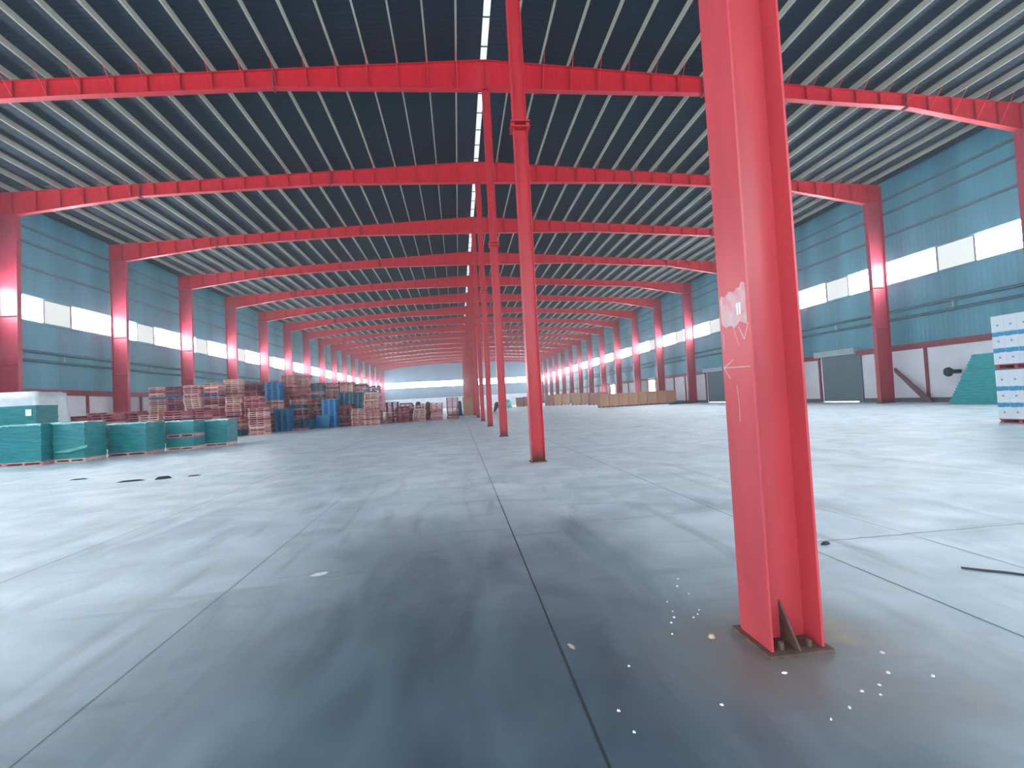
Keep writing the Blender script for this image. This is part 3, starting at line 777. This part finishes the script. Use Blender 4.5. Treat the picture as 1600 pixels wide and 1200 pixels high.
def blob(name, x, y, rx, ry, h, mt, label, cat, n=12):
    mb = MB(); L = 6; rings = []
    for l in range(L+1):
        t = l/L; k = math.cos(t*PI/2*.92)**.5; b = len(mb.v); rings.append(b)
        for i in range(n):
            a = 2*PI*i/n; q = 1+random.uniform(-.12, .12); mb.v.append((rx*k*q*math.cos(a), ry*k*q*math.sin(a), h*math.sin(t*PI/2)*(1+random.uniform(-.04, .04) if l else 1)))
        if l:
            for i in range(n): j = (i+1) % n; a = rings[l-1]; mb.f.append((a+i, a+j, b+j, b+i)); mb.m.append(0)
    mb.f.append(tuple(rings[-1]+i for i in range(n))); mb.m.append(0); mb.f.append(tuple(rings[0]+i for i in reversed(range(n)))); mb.m.append(0)
    o = link(name, mb.mesh(name, mt, True), None, (x, y, 0)); tag(o, label, cat); return o
blob('plastic_sack', .05, 60.0, .38, .38, 1.7, BLUES[2], 'dark teal upright sack squeezed between pallet stack and tall cardboard bin', 'sack')
blob('plastic_bale', 9.7, 104, 1.3, .8, 1.7, TEALT, 'light turquoise bale far away left of the distant cardboard bins', 'bale')
blob('rubbish_bag', 5.6, 72, .7, .6, 1.35, DARK, 'dark rubbish bag seen between the second and third middle columns', 'bag')
blob('rubbish_bag', 5.9, 69.6, .8, .5, .6, FILM, 'pale rubbish bag lying in front of the dark bag', 'bag')
for i, (x, y, h) in enumerate(((-4.9, 53.2, 1.72), (-4.2, 53.2, 1.84), (-3.2, 53.4, 1.78))):
    blob('rubbish_bag', x, y, .35, .3, h, DARK, 'dark upright bag behind the low pallet stacks, %s from left' % ORD[i+1], 'bag')
heap('scrap_heap', 24.6, 27.2, 56.3, 57.3, .28, DARK, 'low dark scrap heap on the floor between cardboard bins and shutter', 'scrap', .5)

# ------------------------------------------------------------------ white carton tower at the right edge
cw, cd_, ch = .362, .56, .495
def carton_mesh():
    b = MB(); b.box(0, cd_, -cw+.004, 0, .0, ch-.004)
    p = MB(); x = -.0012
    zz = ch-.065; pts = [(0-.002, zz+.0), (-cw+.006, zz+.0)]
    n = 8; low = [(-.002-(cw-.008)*i/n, zz-.055-random.uniform(0, .03)) for i in range(n+1)]
    upp = [(-.002-(cw-.008)*i/n, zz+.05+random.uniform(0, .012)) for i in range(n+1)]
    for i in range(n): p.quad([(x, *low[i]), (x, *low[i+1]), (x, *upp[i+1]), (x, *upp[i])])
    d = MB(); c = (-cw/2, .20); r = .034
    d.quad([(x-.0004, c[0]+r*math.cos(a*PI/5), c[1]+r*math.sin(a*PI/5)) for a in range(10)])
    return b.mesh('carton_body', CARTON), p.mesh('blue_band', CBLUE), d.mesh('printed_dot', CDOT)
cb, cp, cdm = carton_mesh()
X0, Y1 = 16.47, 13.84
cols = ('left', 'middle', 'right')
for t, zb in ((0, .13), (1, 1.79)):
    for l in range(3):
        for dp in (0, 1):
            for c_ in range(3):
                z = zb+l*ch
                r = empty('carton', (X0+dp*(cd_+.005), Y1-c_*cw, z))
                lv = t*3+l+1
                if dp == 0: lab = 'white carton with blue band, %s layer from floor, %s one facing the hall' % (ORD[lv], cols[c_])
                else: lab = 'white carton hidden behind the %s carton of layer %s from floor' % (cols[c_], ORD[lv])
                tag(r, lab, 'carton', 'white and blue carton tower')
                link('box_body', cb, r)
                if dp == 0:
                    if l != 2: link('blue_band', cp, r)
                    link('printed_dot', cdm, r)
    me = pallet_mesh('carton_pallet', WOODS[2], 1.12, 1.08, .03)
    o = link('wooden_pallet', me, None, (X0+.56, Y1-.545, zb-PH+.006 if t else -.0)); o.scale = (1, 1, .86)
    o.rotation_euler.z = PI/2
    if t: o.location.z = 1.62+.015; o.scale = (1, 1, 1.0)
    tag(o, ('reddish wooden pallet on the floor under the white carton tower', 'reddish wooden pallet halfway up the white carton tower')[t], 'pallet', 'pallets of the carton tower')

# ------------------------------------------------------------------ teal crate pyramid at the right wall
mb = MB(); n = 17
for i in range(n):
    t = i/n; z = i*.152; ya = 24.95-1.5*t; j = random.uniform(-.03, .03)
    mb.box(26.7+j*.4, 28.3, 22.3, ya+j, z, z+.12); mb.box(26.74+j*.4, 28.27, 22.33, ya-.05+j, z+.12, z+.15)
o = build(mb, 'plastic_tray_stack', mat('teal_trays', (.004, .42, .42), .4, col2=(.003, .26, .30), vscale=3, stretch=(1, 1, 4))); tag(o, 'teal plastic tray stack with sloping side against the right wall behind the carton tower', 'tray stack')  # teal of the loads, lightened in colour to offset weaker light here
mb = MB(); mb.tube((XR, 26.2, 1.78), (28.1, 26.05, 1.78), .12, 10); r = tag(empty('wall_fitting', (XR, 26.2, 1.78)), 'dark round fitting on a short arm, white right wall left of the teal trays', 'wall fitting')
o = build(mb, 'arm', DARK, r); o.matrix_parent_inverse = r.matrix_world.inverted(); o.location = (-XR, -26.2, -1.78)
mb = MB(); L = 8; rg = []
for l in range(L+1):
    a = PI*l/L; b = len(mb.v); rg.append(b); rad = .28*max(.02, math.sin(a))
    for i in range(12): u = 2*PI*i/12; q = 1+random.uniform(-.08, .08); mb.v.append((28.1-XR+.16*math.cos(a)-.1, -.15+rad*q*math.cos(u), rad*q*math.sin(u)))
    if l:
        for i in range(12): j = (i+1) % 12; c0 = rg[l-1]; mb.f.append((c0+i, c0+j, b+j, b+i)); mb.m.append(0)
build(mb, 'head', DARK, r, True)
# leaning beam by the third right column
mb = MB(); a, b = Vector((0, 0, 2.12)), Vector((.0, -2.15, .10)); mb.prism([(0, 2.0), (.0, 2.25), (-2.25, .26), (-2.45, .0), (-2.05, .0)], 'x', -.07, .07)
o = link('leaning_beam', mb.mesh('leaning_beam', mat('brown_steel', (.20, .10, .12), .6, var=.3)), None, (28.45, FY(3)-.25, 0)); tag(o, 'brown steel beam leaning against the first visible right wall column', 'steel beam')

# ------------------------------------------------------------------ debris on the floor
def chip(x, y, r, h, mt, nm, label, cat, group=None, el=1.0, rz=0):
    mb = MB(); n = 7; P = [(r*el*math.cos(2*PI*i/n)*random.uniform(.7, 1.1), r*math.sin(2*PI*i/n)*random.uniform(.7, 1.1)) for i in range(n)]
    b = len(mb.v); mb.v += [(p[0], p[1], 0) for p in P]+[(p[0]*.6, p[1]*.6, h) for p in P]
    mb.f.append(tuple(b+i for i in reversed(range(n)))); mb.f.append(tuple(b+n+i for i in range(n))); mb.m += [0, 0]
    for i in range(n): j = (i+1) % n; mb.f.append((b+i, b+j, b+n+j, b+n+i)); mb.m.append(0)
    o = link(nm, mb.mesh(nm, mt), None, (x, y, 0)); o.rotation_euler.z = rz; tag(o, label, cat, group); return o
CH = mat('white_chip', (.80, .80, .78), .7)
for (x, y) in ((1.67, 3.92), (1.41, 3.52), (1.52, 3.28), (1.56, 3.34), (1.38, 3.36), (1.35, 3.27), (1.62, 3.62), (1.60, 3.78), (1.24, 3.05), (1.47, 3.24), (1.30, 3.20)):
    chip(x, y, random.uniform(.005, .010), .006, CH, 'plaster_chip', 'tiny white plaster chip on the floor left of the nearest column', 'chip', 'chips left of the nearest column', 1.3, random.random()*3)
for (x, y) in ((1.58, 2.14), (1.93, 2.26), (1.87, 2.30), (1.99, 2.33), (2.25, 2.6), (2.3, 2.35), (2.12, 2.42), (1.72, 2.2), (1.62, 2.52)):
    chip(x, y, random.uniform(.006, .011), .006, CH, 'plaster_chip', 'tiny white plaster chip on the floor in front of the nearest column', 'chip', 'chips in front of the nearest column', 1.5, random.random()*3)
for (x, y) in ((.68, 2.38), (.70, 2.22), (1.17, 2.33), (.86, 2.75)):
    chip(x, y, .008, .006, CH, 'plaster_chip', 'tiny white plaster chip between the dark floor joint and nearest column', 'chip', 'chips right of the floor joint', 1.3, random.random()*3)
chip(1.45, 2.96, .022, .02, mat('tan_crumb', (.55, .45, .30), .8), 'plaster_crumb', 'tan crumb of plaster beside the nearest column base, left side', 'crumb')
chip(.60, 3.04, .05, .002, mat('yellow_spot', (.50, .46, .28), .8), 'paint_flake', 'yellowish flake lying beside the dark floor joint', 'flake', None, .35, .3)
chip(-1.35, 4.85, .05, .006, CH, 'paper_scrap', 'white paper scrap on the grey floor, left of the dark joint', 'paper scrap', None, 1.8, .5)
chip(-5.87, 18.4, .25, .012, FILM, 'flat_scrap', 'flat pale grey scrap on the floor in front of the pallet stacks', 'scrap', None, 1.8, 0)
chip(-10.24, 14.8, .12, .02, DARK, 'dark_debris', 'small dark debris on the floor below the leftmost teal loads', 'debris', None, 2.2, .2)
chip(-8.19, 13.52, .12, .03, DARK, 'dark_debris', 'elongated dark debris, left piece of the floor cluster below the teal row', 'debris', None, 3.0, .2)
chip(-7.5, 13.62, .13, .06, DARK, 'dark_debris', 'thickest dark debris lump, centre of the floor cluster below the teal row', 'debris', None, 1.5, .4)
chip(-6.85, 13.8, .08, .02, DARK, 'dark_debris', 'thin dark debris, right piece of the floor cluster below the teal row', 'debris', None, 2.5, .5)
chip(3.34, 4.42, .035, .02, DARK, 'dark_debris', 'small dark debris just right of the nearest column at mid height', 'debris', None, 1.8, .3)
mb = MB(); mb.prism([(0, 0), (.10, -.085), (.2, -.16), (.30, -.28), (.285, -.30), (.18, -.185), (.08, -.11), (-.01, -.02)], 'z', 0, .01)
o = link('rubber_strip', mb.mesh('rubber_strip', DARK), None, (3.84, 3.60, 0)); tag(o, 'black rubber strip on the floor near the right picture edge', 'strip')

# ------------------------------------------------------------------ dusty air of the hall
hz = bpy.data.materials.new('haze'); hz.use_nodes = True; nt = hz.node_tree; nt.nodes.remove(nt.nodes['Principled BSDF'])
vs = nt.nodes.new('ShaderNodeVolumeScatter'); vs.inputs['Density'].default_value = .0017; vs.inputs['Color'].default_value = (.84, .93, 1, 1); vs.inputs['Anisotropy'].default_value = .55
nt.links.new(vs.outputs[0], nt.nodes['Material Output'].inputs['Volume'])
hm = MB(); hm.box(XL-1.5, XR+1.5, YB-1.5, YF+1.5, -.6, 18.5); o = build(hm, 'haze', hz); tag(o, 'thin bright haze filling the air of the hall', 'haze'); o['kind'] = 'stuff'
